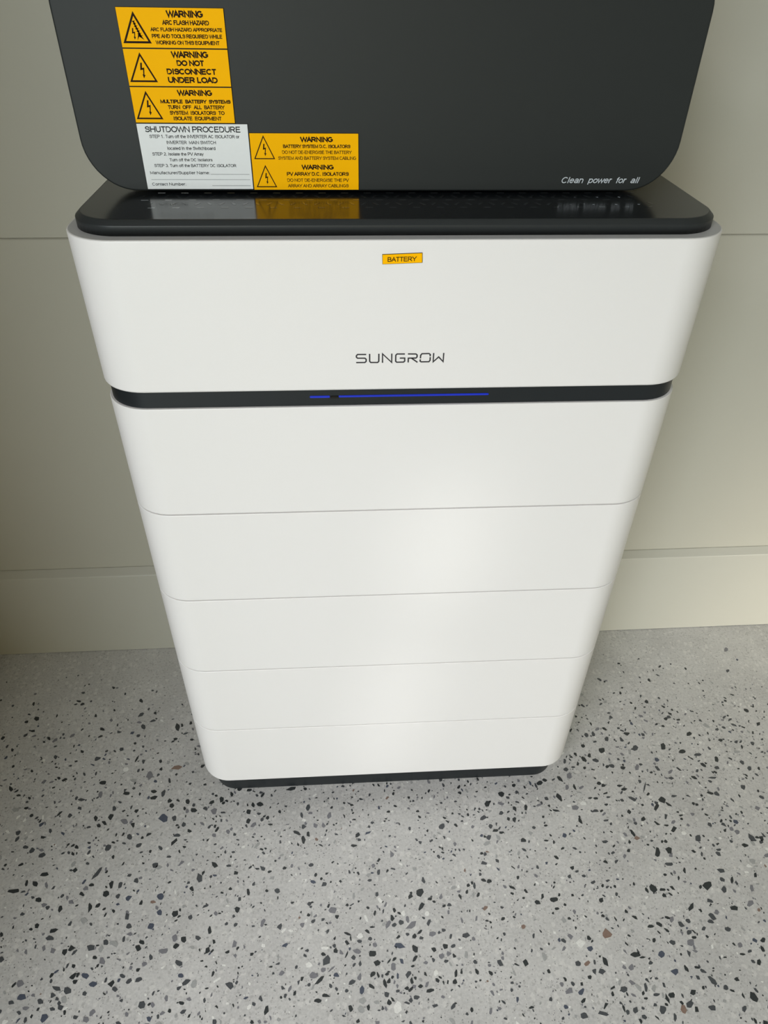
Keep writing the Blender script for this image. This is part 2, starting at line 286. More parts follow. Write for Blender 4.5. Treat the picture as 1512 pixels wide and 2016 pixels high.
MANUAL = [(-.1304,-.1153,.004,.0005,.0006,-.0028,1),(-.1267,-.1418,.005,-.0016,-.0007,-.0026,3),(-.1087,-.1462,.0046,.0014,.0012,-.0031,1),(-.1132,-.1374,.0025,-.0001,0,-.0023,0),(.0011,-.128,.0042,-.0013,-.0006,-.0017,1),(-.0084,-.1312,.0023,-.0001,-.0002,-.0027,0),(.0399,-.1669,.0069,-.0004,-.0006,-.006,0),(.0251,-.1718,.0039,.0027,.0018,-.0024,0),(.0406,-.187,.0051,.0058,.003,-.0023,0),(.0726,-.1746,.0016,.0051,.0027,-.0006,2),(.0553,-.1767,.0037,.001,.0006,-.0023,0),(.0615,-.1815,.0028,-.0001,-.0003,-.0024,0),(-.0264,-.1661,.0009,.0037,.0031,-.0007,1),(-.1319,-.1747,.0036,-.0002,.0001,-.0034,1),(-.0958,-.1856,.0069,-.0004,-0,-.0043,2),(-.0733,-.1791,.0026,-.0001,-0,-.0021,0),(-.0417,-.1849,.0029,-.0025,-.0014,-.0014,0),(-.031,-.1927,.0007,.0046,.002,-.0003,0),(-.0179,-.1905,.0006,.0037,.0015,-.0002,1),(-.0012,-.1906,.001,-.0032,-.0022,-.0006,0),(-.0051,-.2012,.0008,.0051,.0032,-.0004,0),(.0073,-.2083,.0041,-.0002,-.0003,-.0037,1),(-.0027,-.2116,.0035,-.0002,-.0002,-.0031,1),(.0181,-.2046,.001,-.0049,-.0024,-.0005,2),(.0234,-.2134,.0082,.0037,.0019,-.0036,2),(.048,-.1983,.0026,.0035,.0031,-.002,5),(.0123,-.1957,.0038,-.0002,-.0003,-.0034,5),(.0839,-.1874,.0034,-.0008,-.0008,-.0024,1),(-.1323,-.1905,.0026,-.0001,.0001,-.0024,0),(-.11,-.198,.0033,.0013,.0009,-.0019,1),(-.036,-.2124,.0038,-.0002,-.0001,-.0017,0),(-.0438,-.2182,.0053,-.003,-.0012,-.0019,0),(-.0725,-.2202,.0063,-.0025,-.0007,-.0016,0),(-.0689,-.2259,.0006,-.0038,-.0015,-.0002,0),(-.0549,-.2239,.005,.0023,.0018,-.0032,5),(-.0558,-.2311,.0042,-.0002,-.0001,-.0023,1),(-.0397,-.2285,.0031,-.0002,-.0001,-.003,1),(.035,-.2231,.0042,.0026,.0014,-.0019,0),(.0263,-.2285,.0015,.0038,.0026,-.0008,0),(.0364,-.2315,.003,-.0018,-.0019,-.0025,1),(.0533,-.2265,.0053,-.0003,-.0004,-.0037,2),(.0636,-.2256,.0026,-.0001,-.0003,-.0023,1),(.0706,-.2222,.0032,-.0007,-.0007,-.0023,1),(.0808,-.2314,.0018,.0033,.0022,-.0009,1),(.0043,-.24,.0088,-.0007,-.0005,-.0039,3),(.0251,-.2451,.0034,-.0043,-.0035,-.0023,0),(.0534,-.248,.0023,-.003,-.0025,-.0016,0),(.0708,-.2445,.0043,-.0002,-.0005,-.0037,0),(.082,-.2448,.0044,.0012,.0007,-.0026,1),(-.1062,-.2372,.0063,-.0003,0,-.0021,5),(-.0914,-.2416,0,.0035,.0033,-.0002,0),(-.083,-.2443,.0031,-.003,-.002,-.0017,2),(-.1096,-.2453,.0039,-.0008,-.0004,-.0023,0),(-.1333,-.2393,.0031,-.0018,-.0013,-.002,1),(-.0753,-.2475,.0023,.0041,.0012,-.0006,0),(-.0604,-.2442,.0056,-.0007,-.0004,-.0034,2),(-.0652,-.2523,.0041,-.0002,-.0001,-.003,1),(-.0331,-.2373,.0019,-.0034,-.0026,-.0012,2),(-.1042,-.2532,.0046,.0057,.0043,-.0029,1),(-.0309,-.2613,.0037,-.003,-.003,-.0028,0),(-.0136,-.2593,.0027,.0036,.0017,-.001,0),(.0048,-.2604,.0012,-.0038,-.0025,-.0007,3),(.0246,-.258,.0036,.0039,.0018,-.0013,0),(-.0078,-.2667,.0017,-.0049,-.0041,-.0011,2),(.02,-.268,.0037,.001,.0005,-.0017,0),(.064,-.2572,.0045,.0012,.0009,-.0032,2),(.0744,-.2547,.0002,-.0037,-.0031,-.0003,2),(.0698,-.2639,.0039,.0017,.0015,-.0029,1),(.0512,-.2614,.0009,-.0031,-.0027,-.0007,1),(.0395,-.2645,.0035,-.0002,-.0002,-.0022,2),(-.1233,-.2715,.0068,.0002,.0004,-.0036,2),(-.115,-.2786,.0068,.0047,.0018,-.0019,0),(-.109,-.2655,.0045,-.0002,0,-.0037,2),(-.0901,-.2733,.004,-.0019,-.0014,-.0025,3),(-.0966,-.2649,.0049,.0036,.001,-.001,2),(-.0573,-.2779,.0012,.005,.0032,-.0007,2),(-.0676,-.2837,.0051,.0018,.0014,-.0028,1),(-.0557,-.2603,.0005,.0035,.0022,-.0003,1),(-.0385,-.2751,.0033,.0032,.0021,-.0018,0),(-.0305,-.2766,.0014,-.004,-.0018,-.0005,0),(-.0245,-.2778,.0004,-.003,-.0024,-.0002,1),(-.0212,-.2877,.0023,-.0059,-.0031,-.0009,0),(-.0154,-.285,.0016,.0032,.0024,-.0009,0),(.013,-.2782,.0039,.0038,.0025,-.0019,1),(.0172,-.2864,.0009,-.0041,-.0024,-.0004,0),(.0198,-.2939,.0034,-.0002,-.0002,-.0025,2),(.0287,-.2939,.004,-.0002,-.0003,-.0026,0),(.0386,-.2917,.0022,.0033,.0024,-.0011,2),(.0422,-.2998,.0073,.0005,.0002,-.0032,0),(.0541,-.2877,.0026,-.0026,-.0021,-.0016,0),(-.0409,-.2899,.0043,-.0032,-.0018,-.0018,0),(-.0543,-.2946,.0008,.0056,.0038,-.0005,3),(-.0756,-.2937,.0032,.0008,.0009,-.0023,1),(-.0988,-.2867,.0009,-.0031,-.0022,-.0004,1),(-.0905,-.2905,.0016,-.0026,-.0019,-.0008,1),(-.1059,-.2977,.006,-.0017,-.0008,-.0024,0),(-.1168,-.3032,.0052,-.0003,0,-.0028,0),(-.0035,-.2979,.0036,-.0002,-.0002,-.0021,1),(.0092,-.2953,.0031,-.0002,-.0002,-.0025,0),(.0214,-.3071,.0047,-.0003,-.0003,-.0036,1),(-.0169,-.3111,.0042,-.0002,-.0002,-.0036,0),(.0088,-.3131,.0044,-.0015,-.0007,-.0015,1),(-.0049,-.3171,.002,.007,.0068,-.0014,5),(-.046,-.3157,.0012,-.0044,-.0027,-.0005,0),(-.0267,-.3172,.0005,.0031,.0024,-.0003,1),(-.0337,-.3099,.0046,-.0003,-.0001,-.0028,6),(-.0562,-.3173,.002,.0057,.0044,-.0013,6),(.0725,-.3202,.0034,.004,.002,-.0012,1),(-.1299,-.258,.0026,-.0041,-.0039,-.0018,5),(-.1295,-.2834,.0031,-.0002,.0001,-.0024,1),(-.6556,.1864,.0047,.0029,.0031,-.0045,0),(-.6729,.2209,-.0008,.0047,.0022,-.0005,0),(-.5882,.2231,.0053,-.0008,.0005,-.0025,0),(-.5785,.2158,.0031,.0025,.0018,-.0025,0),(-.5846,.243,.0045,-.0002,.0007,-.0026,1),(-.4676,.2179,.0051,-.0023,-.0004,-.0038,0),(-.4348,.1885,.0033,-.0002,.0008,-.004,0),(-.461,.1861,.0043,.0042,.0024,-.0031,1),(-.4359,.1707,.0051,.0015,.0011,-.0026,1),(-.3872,.1549,.0055,-.0003,.0016,-.0095,0),(-.4507,.158,.0045,-.0002,.0012,-.0059,1),(-.5269,.1571,.0055,-.0019,.0001,-.0031,0),(-.6545,.1598,.0045,-.0002,.001,-.0029,0),(-.7048,.1464,.0021,.003,.0024,-.0023,0),(-.5515,.1108,.0042,-.0026,-.0007,-.0031,0),(-.4487,.092,.0018,.0067,.0017,-.001,0),(-.4358,.0851,.0029,-.0001,.0009,-.0046,1),(-.3734,.07,.0097,.0011,.0014,-.0048,4),(-.419,.0572,.0026,.0078,.0051,-.0031,2),(-.463,.0705,.0039,.0027,.0027,-.0038,5),(-.4984,.047,.0062,.0009,.0018,-.0044,0),(-.5667,.0555,.0041,.0016,.0017,-.0027,0),(-.6365,.03,.0046,-.0002,.0008,-.0023,0),(-.4527,.0244,.0058,-.0003,.0007,-.0033,0),(-.5271,.0163,.0057,-.0003,.0007,-.0027,1),(-.4058,.0251,.0051,-.0003,.0006,-.003,0),(-.403,.0145,.0061,.0016,.0016,-.0037,0),(-.3889,.0212,.0004,.007,.0035,-.0011,1),(-.4673,-.003,.0034,-.0002,.0011,-.0049,1),(-.4447,-.0267,.0066,-.0038,-.0014,-.0044,2),(-.3795,-.0242,.0083,-.0004,.0013,-.0069,3),(-.3626,-.0251,.0045,-.0002,.0009,-.005,1),(-.332,-.0123,.0057,-.0003,.0007,-.0048,0),(-.3448,.0041,.0029,.0029,.0035,-.0039,0),(-.4292,-.0338,.0047,-.0002,.0009,-.0042,0),(-.4297,-.0544,.0051,-.0003,.0011,-.0052,1),(-.4607,-.0702,.005,-.0003,.0016,-.0067,1),(-.5625,-.038,.0031,-.0002,.0013,-.0044,1),(-.5717,-.0471,.0048,-.0002,.0009,-.0027,0),(-.6026,-.0081,.0037,.0014,.0018,-.0028,0),(-.6124,-.0479,.0019,.0054,.0029,-.0018,1),(-.5383,-.0118,.0023,.0026,.0028,-.0027,1),(-.5122,-.0664,.0033,-.0002,.001,-.0038,0),(-.3336,-.0487,.0045,-.0014,-.0003,-.0033,0),(-.3443,-.0373,.0034,-.0002,.0007,-.0044,1),(-.4855,-.0316,.0033,-.0002,.0008,-.0033,0),(-.4777,-.0274,.0008,.0026,.0049,-.0028,0),(-.5947,-.0622,.005,-.0003,.0012,-.0036,1),(-.5821,-.0683,.0021,.0041,.0032,-.0023,1),(-.4115,-.0683,.005,.0031,.0021,-.0028,1),(-.5633,-.0773,.0054,.0019,.0026,-.004,1),(-.5502,-.1081,.0063,.0008,.0019,-.004,0),(-.5926,-.0908,.0033,.0016,.0016,-.002,0),(-.5891,-.1316,.0095,.0003,.0013,-.0031,0),(-.5738,-.1194,-.0003,.0054,.0024,-.0007,0),(-.4676,-.111,.0057,.0093,.0026,-.0019,1),(-.4413,-.1288,.0002,.0057,.0037,-.0011,0),(-.4464,-.1437,.003,.0037,.0038,-.0032,0),(-.4274,-.131,.0007,.0046,.0032,-.0012,1),(-.4039,-.1247,.0028,.0033,.0034,-.0029,1),(-.4659,-.1613,-.001,.0084,.0033,-.0006,0),(-.5105,-.1613,.0017,.0053,.0037,-.0019,0),(-.4833,-.1413,.0039,-.0002,.001,-.0038,0),(-.472,-.1282,.0039,.0005,.0011,-.0025,0),(-.379,-.1026,.0036,.0022,.0027,-.0036,1),(-.3614,-.1515,.0046,.0033,.0034,-.0039,3),(-.3591,-.1747,.0043,-.0002,.0009,-.0048,3),(-.3054,-.1267,.0059,-.0003,.001,-.0072,1),(-.4273,-.1477,.0028,.0034,.0029,-.0024,1),(-.4105,-.1515,.003,.0044,.0034,-.0025,3),(-.4287,-.1691,.0033,-.0002,.0007,-.0031,0),(-.5108,-.192,.0066,.0014,.0015,-.0026,0),(-.5136,-.2023,.0057,-.0012,.0004,-.0034,1),(-.5378,-.1841,.0029,.0017,.0024,-.0027,0),(-.4892,-.1839,.0018,.0038,.0033,-.002,1),(-.4863,-.2226,.0018,.0051,.0037,-.0019,0),(-.4292,-.2123,.0041,-.0002,.001,-.0042,1),(-.4722,-.2239,.0028,.0042,.0018,-.0012,1),(-.5039,-.2195,.0037,-.0002,.0012,-.004,2),(-.5365,-.1547,.0045,-.0002,.0009,-.003,2),(-.401,-.1918,.0046,-.0002,.0009,-.004,1),(-.3969,-.2033,.0054,-.0003,.0006,-.003,2),(-.3802,-.223,.005,.001,.0022,-.0044,0),(-.3776,-.2147,.0044,-.0016,-.0005,-.0029,0),(-.3253,-.2229,.0045,.0014,.0019,-.0035,0),(-.3163,-.2147,.0036,-.0026,-.0026,-.0033,0),(-.3299,-.2122,.0044,-.0002,.0009,-.0053,2),(-.3431,-.2291,.0087,.0002,.0011,-.0039,2),(-.4289,-.2371,.0048,-.0003,.0011,-.0044,2),(-.4487,-.2542,.0059,-.0003,.0012,-.0044,3),(-.3711,-.2634,.005,.002,.0019,-.0027,1),(-.3841,-.2651,.0037,.0034,.0028,-.0024,1),(-.4677,-.2412,.0033,-.0002,.0009,-.0031,0),(-.4606,-.2614,.0024,.0021,.0027,-.0023,0),(-.4673,-.2726,.0067,.0007,.0022,-.0046,1),(-.4838,-.2685,.0071,-.0012,.0004,-.0028,1),(-.4873,-.2765,.0034,.0018,.003,-.0033,1),(-.5298,-.2766,.0067,.0005,.0022,-.0044,3),(-.5369,-.2598,.0058,.0006,.0023,-.0044,2),(-.5018,-.2829,.0047,-.0023,-.0011,-.003,1),(-.5412,-.2824,.0044,-.0002,.0011,-.0031,1),(-.4755,-.2868,.0032,-.0002,.001,-.0032,1),(-.4698,-.2831,.0005,.0041,.0042,-.0014,6),(-.4904,-.3033,.0025,.0049,.0043,-.0024,3),(-.4022,-.2734,.0011,.0027,.0042,-.0021,1),(-.3955,-.2577,.0005,.0025,.0042,-.0015,1),(-.3604,-.2951,.0038,.0019,.0032,-.0038,1),(-.3451,-.2963,.0032,-.0002,.0007,-.0037,2),(-.3279,-.2889,.0034,-.0007,-.0001,-.0043,2),(-.2927,-.2739,.0039,-.002,-.0025,-.0049,6),(-.5744,-.2272,.0037,-.0002,.0013,-.0037,1),(-.4698,-.1802,.0066,-.0004,.0013,-.005,6),(-.3712,-.1589,.0052,-.0007,.0003,-.0027,4),(-.3123,-.2619,.0036,-.0002,.0005,-.0031,3),(-.586,-.1935,.003,-.0002,.0014,-.0039,0),(-.4716,-.2926,.003,.0016,.0027,-.0029,1),(-.4822,-.2936,.0038,.0004,.0013,-.0026,1),(-.52,-.2902,.0052,-.0003,.0009,-.0026,2),(-.4481,-.3052,.004,-.0002,.0008,-.003,1),(-.4328,-.3085,.0046,-.0003,.001,-.0038,2),(-.3472,-.3127,.0035,-.0002,.0007,-.0038,3),(-.2964,-.2922,.0041,-.0002,.0004,-.0024,2),(-.4434,-.2769,.0029,-.0015,-.001,-.0026,1),(-.3598,-.2356,.0025,-.0001,.0008,-.0039,1),(-.3672,-.2439,.002,.0027,.0031,-.0022,2),(-.418,-.2143,.0079,-.0004,.0013,-.0055,6),(.437,-.1238,.0033,.0089,.0047,-.0002,0),(.4569,-.1221,.0031,-.004,-.0045,-.0035,0),(.5134,-.1048,.0054,-.0003,-.0021,-.0051,1),(.6038,-.1083,.0048,-.0053,-.0046,-.0037,1),(.5861,-.1203,.0076,-.0004,-.0014,-.0031,0),(.6165,-.1165,.0038,-.0002,-.0018,-.0037,1),(.4489,-.1446,.0068,-.0004,-.0013,-.0034,1),(.5359,-.1322,.0039,-.0024,-.0023,-.0025,1),(.4087,-.1798,.0053,-.0049,-.0045,-.0039,0),(.3982,-.1817,.0011,-.0046,-.0026,-.0011,0),(.4228,-.1826,.0047,-.0002,-.0009,-.0024,0),(.4963,-.1797,.0071,-.0004,-.0027,-.0064,0),(.5213,-.1876,-.0003,-.0057,-.0044,-.0011,1),(.4846,-.1815,.0026,-.0001,-.0014,-.0034,0),(.4582,-.2102,.005,.0053,.0028,-.0016,0),(.524,-.2153,.0045,-.002,-.0034,-.0039,0),(.5528,-.2099,.0034,-.0026,-.0061,-.0053,2),(.4853,-.2253,.0027,-.0057,-.004,-.0021,1),(.4948,-.2196,-.0002,-.0049,-.004,-.001,2),(.4457,-.2295,.0042,-.0019,-.0023,-.0027,1),(.4797,-.2322,.0028,-.0033,-.0033,-.0023,1),(.4211,-.2263,.0045,-.0002,-.0017,-.0043,2),(.3856,-.2342,.0051,-.0003,-.0009,-.0024,0),(.3156,-.2404,.0045,-.0048,-.0055,-.0042,4),(.2867,-.2449,.0016,-.0034,-.0029,-.0014,0),(.2599,-.2411,.0031,-.0039,-.0032,-.0022,2),(.2845,-.2594,.0035,-.0023,-.003,-.0031,3),(.3491,-.2707,.0071,-.0004,-.0011,-.0033,0),(.3584,-.2747,.0045,.0004,-.0003,-.0019,0),(.3882,-.2719,.0048,-.0003,-.0016,-.0043,3),(.438,-.2585,.006,-.0003,-.0022,-.0053,2),(.4106,-.2571,.0033,-.0024,-.0032,-.003,1),(.384,-.2529,.003,-.0002,-.0012,-.0032,0),(.4406,-.2456,.0013,-.0025,-.0043,-.0023,1),(.5014,-.244,.0041,-.0018,-.0025,-.0029,1),(.4655,-.2409,.0016,-.0019,-.0048,-.0033,1),(.548,-.2611,.0041,-.0002,-.0016,-.0032,0),(.5414,-.2731,.0007,-.0041,-.0028,-.001,0),(.5271,-.2902,.0034,-.0002,-.0021,-.0043,0),(.2611,-.2774,.0035,-.0023,-.0031,-.0032,1),(.2828,-.2883,.0041,-.0002,-.0013,-.0042,1),(.2935,-.2895,.0046,-.0019,-.0026,-.0036,1),(.2733,-.2958,.0031,-.0002,-.001,-.0035,0),(.2745,-.2781,.0016,-.0025,-.0046,-.0026,4),(.2387,-.3112,.0039,-.0024,-.0039,-.0039,2),(.3173,-.3138,.0055,-.0022,-.0029,-.0037,1),(.3322,-.3054,.0035,-.0035,-.0023,-.0017,2),(.3377,-.2864,.0039,-.0002,-.0014,-.0042,2),(.4171,-.2919,.0018,-.0046,-.0026,-.0012,0),(.4403,-.2968,.0041,-.0023,-.0019,-.0019,1),(.4492,-.3096,.0034,-.0058,-.0038,-.0021,1),(.3833,-.324,.0047,-.0019,-.0027,-.0032,0),(.4154,-.3219,.003,-.0021,-.0035,-.0031,0),(.3622,-.322,.0048,-.0003,-.0008,-.0023,1),(.4644,-.3191,.0037,-.0002,-.0014,-.0031,1),(.4845,-.3098,.0027,-.0019,-.0029,-.0025,0),(.4996,-.3331,.0032,-.0064,-.0055,-.0026,0),(.4045,-.3365,.0033,-.0022,-.0048,-.0042,1),(.393,-.3411,.0049,.0004,-.0011,-.0057,4),(.3644,-.3403,.0051,-.0003,-.0019,-.0051,1),(.4343,-.3417,.0051,-.0016,-.0026,-.0034,1),(.3257,-.3387,.0039,-.0002,-.0014,-.0041,1),(.2793,-.3404,.0071,-.0021,-.0016,-.0025,1),(.2524,-.3413,.0054,-.0003,-.0009,-.0033,1),(.3142,-.3403,.0028,-.0002,-.001,-.003,1),(.2555,-.3239,.0021,-.0013,-.0037,-.0037,0),(.361,-.314,.0031,-.0002,-.0018,-.0049,6),(.3354,-.3474,.0024,-.0024,-.0024,-.0017,1),(.4795,-.3458,.0034,-.0002,-.0016,-.0034,1),(.5657,-.1885,.0032,-.0002,-.0029,-.006,2),(.5241,-.1718,.0022,-.0038,-.0032,-.002,1),(.5295,-.1585,.0065,-.0016,-.0023,-.0036,1),(.5399,-.1737,.0026,-.0001,-.0024,-.0053,0),(.5811,-.1685,.0026,-.0001,-.002,-.0041,0),(.5102,-.2664,.004,-.0002,-.0014,-.003,2),(.2731,-.251,.0056,-.0037,-.0043,-.0045,5),(.5786,.0926,.0064,.0009,-.0012,-.0047,0),(.5506,.0571,.0062,.0008,-.0011,-.0047,0),(.5193,.0674,.001,-.0071,-.0051,-.0024,0),(.4788,-.0347,.0055,-.0046,-.0046,-.0048,0),(.5763,.0482,.0069,-.001,-.0017,-.0034,1),(.6074,.0374,-.0006,-.0056,-.0043,-.0013,0),(.6005,.0208,.0048,-.0019,-.0026,-.0037,1),(.5855,.0018,.0079,-.0004,-.0011,-.0026,1),(.6317,-.0182,.002,-.0043,-.0041,-.0028,1),(.6518,.0298,.0044,-.0017,-.003,-.0042,1),(.5681,-.0269,.0057,-.0029,-.0018,-.0023,0),(.492,.0245,.0031,-.0058,-.0026,-.0019,1),(.4552,.028,.0034,.0067,.0035,-.0009,2),(.497,.0424,.0046,-.0024,-.0028,-.0039,3),(.4652,.0679,.0051,-.0003,-.0021,-.006,1),(.4602,.0993,.0053,-.0028,-.0025,-.0037,0),(.4455,.0871,.0017,-.0058,-.0035,-.002,1),(.4898,.0951,.0033,-.003,-.0023,-.0026,1),(.5091,.005,.0053,-.0008,-.0014,-.003,1),(.5129,.0172,.0055,.0035,.0011,-.0028,2),(.5016,-.0291,.0057,-.0003,-.0009,-.0023,1),(.5302,-.0445,.0033,-.0008,-.0015,-.0026,0),(.6361,.099,.004,-.0002,-.0015,-.0034,1),(.6509,.1027,.0034,-.0019,-.0018,-.0023,1),(.6326,.0764,.0035,-.0025,-.0031,-.0035,0),(.5468,.1277,.0043,-.0002,-.0017,-.0044,0),(.5621,.0164,.0032,-.0002,-.0015,-.0037,1),(.6596,.0163,.0038,-.0002,-.002,-.0041,1),(.4119,-.0053,.0054,-.0008,-.001,-.0025,0),(.4182,-.012,.0054,.0007,-.0005,-.0031,0),(.4102,.034,.0039,-.002,-.0025,-.0038,1),(.4295,.0289,.0036,-.0024,-.0026,-.0033,0),(.4558,-.0099,.0059,.0105,.0015,-.0005,1),(.6546,-.0388,.0032,-.0029,-.0026,-.0024,1),(.5469,.2197,.0021,-.0035,-.0025,-.0023,0),(.4078,-.0321,.0028,-.0023,-.002,-.0022,1),(.4657,-.0399,.0037,-.0002,-.001,-.0028,1),(.5818,.2535,.0036,.0019,.0002,-.0026,0),(.7404,.2905,.0049,-.0002,-.0025,-.0056,2),(.7186,.2357,.0044,-.0002,-.0018,-.004,1),(.4991,.2651,.0033,-.0002,-.0008,-.0024,0),(.6892,.0673,.0019,-.0034,-.0035,-.0027,1),(.6605,.0716,.0034,-.0002,-.0015,-.0033,1),(.6663,.0606,-.0007,-.0052,-.0024,-.0007,0),(.5772,-.0049,.0026,-.003,-.0021,-.0019,1),(-.3793,.1585,.0027,-.0001,.0007,-.0042,0),(-.3634,.1626,.0029,-.0013,-.0007,-.0042,0),(-.3869,.1288,.0034,.0024,.002,-.0031,0),(-.3696,.14,.0057,.0016,.0007,-.0019,1),(-.2967,-.0156,.0051,-.0021,-.0014,-.0065,2),(-.3025,.0002,.0041,.0026,.002,-.0031,0),(-.2705,.0134,.0023,.0014,.0029,-.0047,0),(-.2813,-.0194,.005,-.0005,.0001,-.002,1),(-.2379,-.0204,.004,-.0017,-.0013,-.0052,0),(-.2193,-.0077,.0057,-.0013,-.0004,-.0045,0),(-.2312,-.0084,.0029,-.0001,.0004,-.0046,0),(-.2163,.0097,.0025,.0042,.002,-.0015,0),(-.167,.0186,.0103,.0015,.0008,-.0042,0),(-.1478,-.0309,.0029,-.0001,.0002,-.0052,1),(-.2055,-.0328,.0026,-.0011,-.0011,-.0038,0),(-.2146,-.035,.0031,-.0002,.0003,-.0035,1),(-.2279,-.0439,.0045,.0043,.0028,-.0031,2),(-.2205,-.0249,.0043,-.0018,-.0007,-.0027,1),(-.1438,-.0509,.004,-.0002,.0001,-.004,1),(-.1543,-.0616,.0069,-.0036,-.001,-.0024,0),(-.2369,-.0368,.0035,-.0014,-.0011,-.0041,0),(-.2695,-.0531,.0042,-.0002,.0004,-.004,2),(-.2878,-.0487,.0015,.0046,.0023,-.0011,0),(-.3522,-.0553,.0059,.0008,.001,-.0029,1),(-.3121,-.0108,.0039,-.0002,.0005,-.0038,1),(-.2915,-.0588,.0045,-.0002,.0004,-.0031,2),(-.3423,-.0138,.0034,-.0002,.0007,-.0043,2),(-.3751,.0062,.0036,-.0022,-.0014,-.0037,0),(-.3822,.0447,.0023,-.0001,.0009,-.0049,0),(-.1358,-.0646,.0028,-.0001,.0001,-.0043,0),(-.1244,-.0501,.0041,-.0027,-.0016,-.0028,2),(-.2402,.0194,.0052,.0002,.0004,-.0025,0),(-.1999,-.0445,.0047,-.0011,-.0002,-.0021,0),(.4022,.0663,.0054,-.0014,-.0026,-.0054,0),(.418,.0894,.0042,-.0002,-.0015,-.0047,1),(.3851,.046,.0055,-.0021,-.0019,-.0035,1),(.3634,.0501,.0026,-.0056,-.0034,-.0023,0),(.3825,.1001,.004,-.0002,-.0013,-.0045,1),(.3507,.0605,.0023,-.0038,-.0029,-.0024,0),(.3693,.0775,.0034,-.0018,-.0019,-.0031,0),(.3758,.0572,.0033,-.0002,-.0013,-.0045,0),(.2994,-.0205,.0028,-.007,-.0043,-.0025,0),(.3235,-.0416,.0073,-.0004,-.0012,-.0045,2),(.3096,.0135,.0041,-.0047,-.0026,-.0025,0),(.3278,.0187,.0044,-.0011,-.0035,-.008,2),(.325,.0311,.0044,-.0002,-.001,-.0039,1),(.3184,-.0029,.0032,-.0002,-.0018,-.0068,2),(.3426,-.0051,.0056,.0027,.0008,-.003,2),(.3314,-.003,.0009,-.0056,-.0024,-.0009,0),(.2886,-.0453,.0066,-.0019,-.0011,-.0024,0),(.3246,-.0645,.0013,-.0057,-.003,-.0013,0),(.1993,-.0106,.0054,-.0013,-.0018,-.0049,0),(.1717,-.0261,.0038,-.0018,-.0028,-.0052,0),(.2716,.0078,.0056,-.0003,-.0011,-.0046,0),(.2817,.0121,.0041,-.002,-.0019,-.0032,0),(.2273,-.0074,.0037,-.0002,-.0008,-.0037,1),(.2171,-.0376,.0021,-.0046,-.0028,-.0016,0),(.2025,-.0556,.0022,-.0038,-.0029,-.002,0),(.2127,-.0575,.0034,-.0002,-.0011,-.0053,0),(.1949,-.0273,.0056,-.0014,-.0012,-.0032,2),(.3768,.0013,.0037,-.0018,-.0023,-.0035,0),(.4015,.0323,.0033,-.0002,-.0011,-.0034,0),(.3385,-.034,.0061,-.0003,-.0011,-.004,5),(.1704,-.066,.0033,-.0035,-.0029,-.0028,1),(.2245,.0051,.0039,-.0002,-.0008,-.0038,0),(.2761,-.0221,.0035,-.0021,-.0019,-.0028,1),(.3554,.1107,.0018,-.0009,-.003,-.005,0),(.3659,-.0492,.0035,-.0002,-.0008,-.0027,0),(.3684,-.0667,.0054,.0007,-.0002,-.0017,1),(.3532,-.0251,.0046,.0006,-.0002,-.002,0),(.3627,-.0263,.0039,-.0006,-.0008,-.0022,0)]
rnd = random.Random(11)

def chip_outline(ax, ay, bx, by, k, rr):
    """irregular crushed-stone outline from half axes a and b"""
    pts = []
    a0 = rr.random() * 6.28
    for i in range(k):
        t = a0 + 2 * math.pi * (i + rr.uniform(-0.36, 0.36)) / k
        s = rr.uniform(0.74, 1.22)
        pts.append((s * (ax * math.cos(t) + bx * math.sin(t)), s * (ay * math.cos(t) + by * math.sin(t))))
    area2 = sum(pts[i][0] * pts[(i + 1) % k][1] - pts[(i + 1) % k][0] * pts[i][1] for i in range(k))
    return pts if area2 > 0 else pts[::-1]

def chip_geom(pts, h=0.00025, depth=0.0012):
    k = len(pts)
    V = [(x, y, h) for x, y in pts] + [(x * 1.03, y * 1.03, -depth) for x, y in pts]
    F = [tuple(range(k))] + [(i, i + k, (i + 1) % k + k, (i + 1) % k) for i in range(k)]
    return V, F

cell = {}
def fits(x, y, r):
    gx, gy = int(math.floor(x / 0.02)), int(math.floor(y / 0.02))
    for i in (-1, 0, 1):
        for j in (-1, 0, 1):
            for (px, py, pr) in cell.get((gx + i, gy + j), ()):
                if (px - x) ** 2 + (py - y) ** 2 < (0.85 * (pr + r)) ** 2: return False
    return True
def put(x, y, r):
    cell.setdefault((int(math.floor(x / 0.02)), int(math.floor(y / 0.02))), []).append((x, y, r))

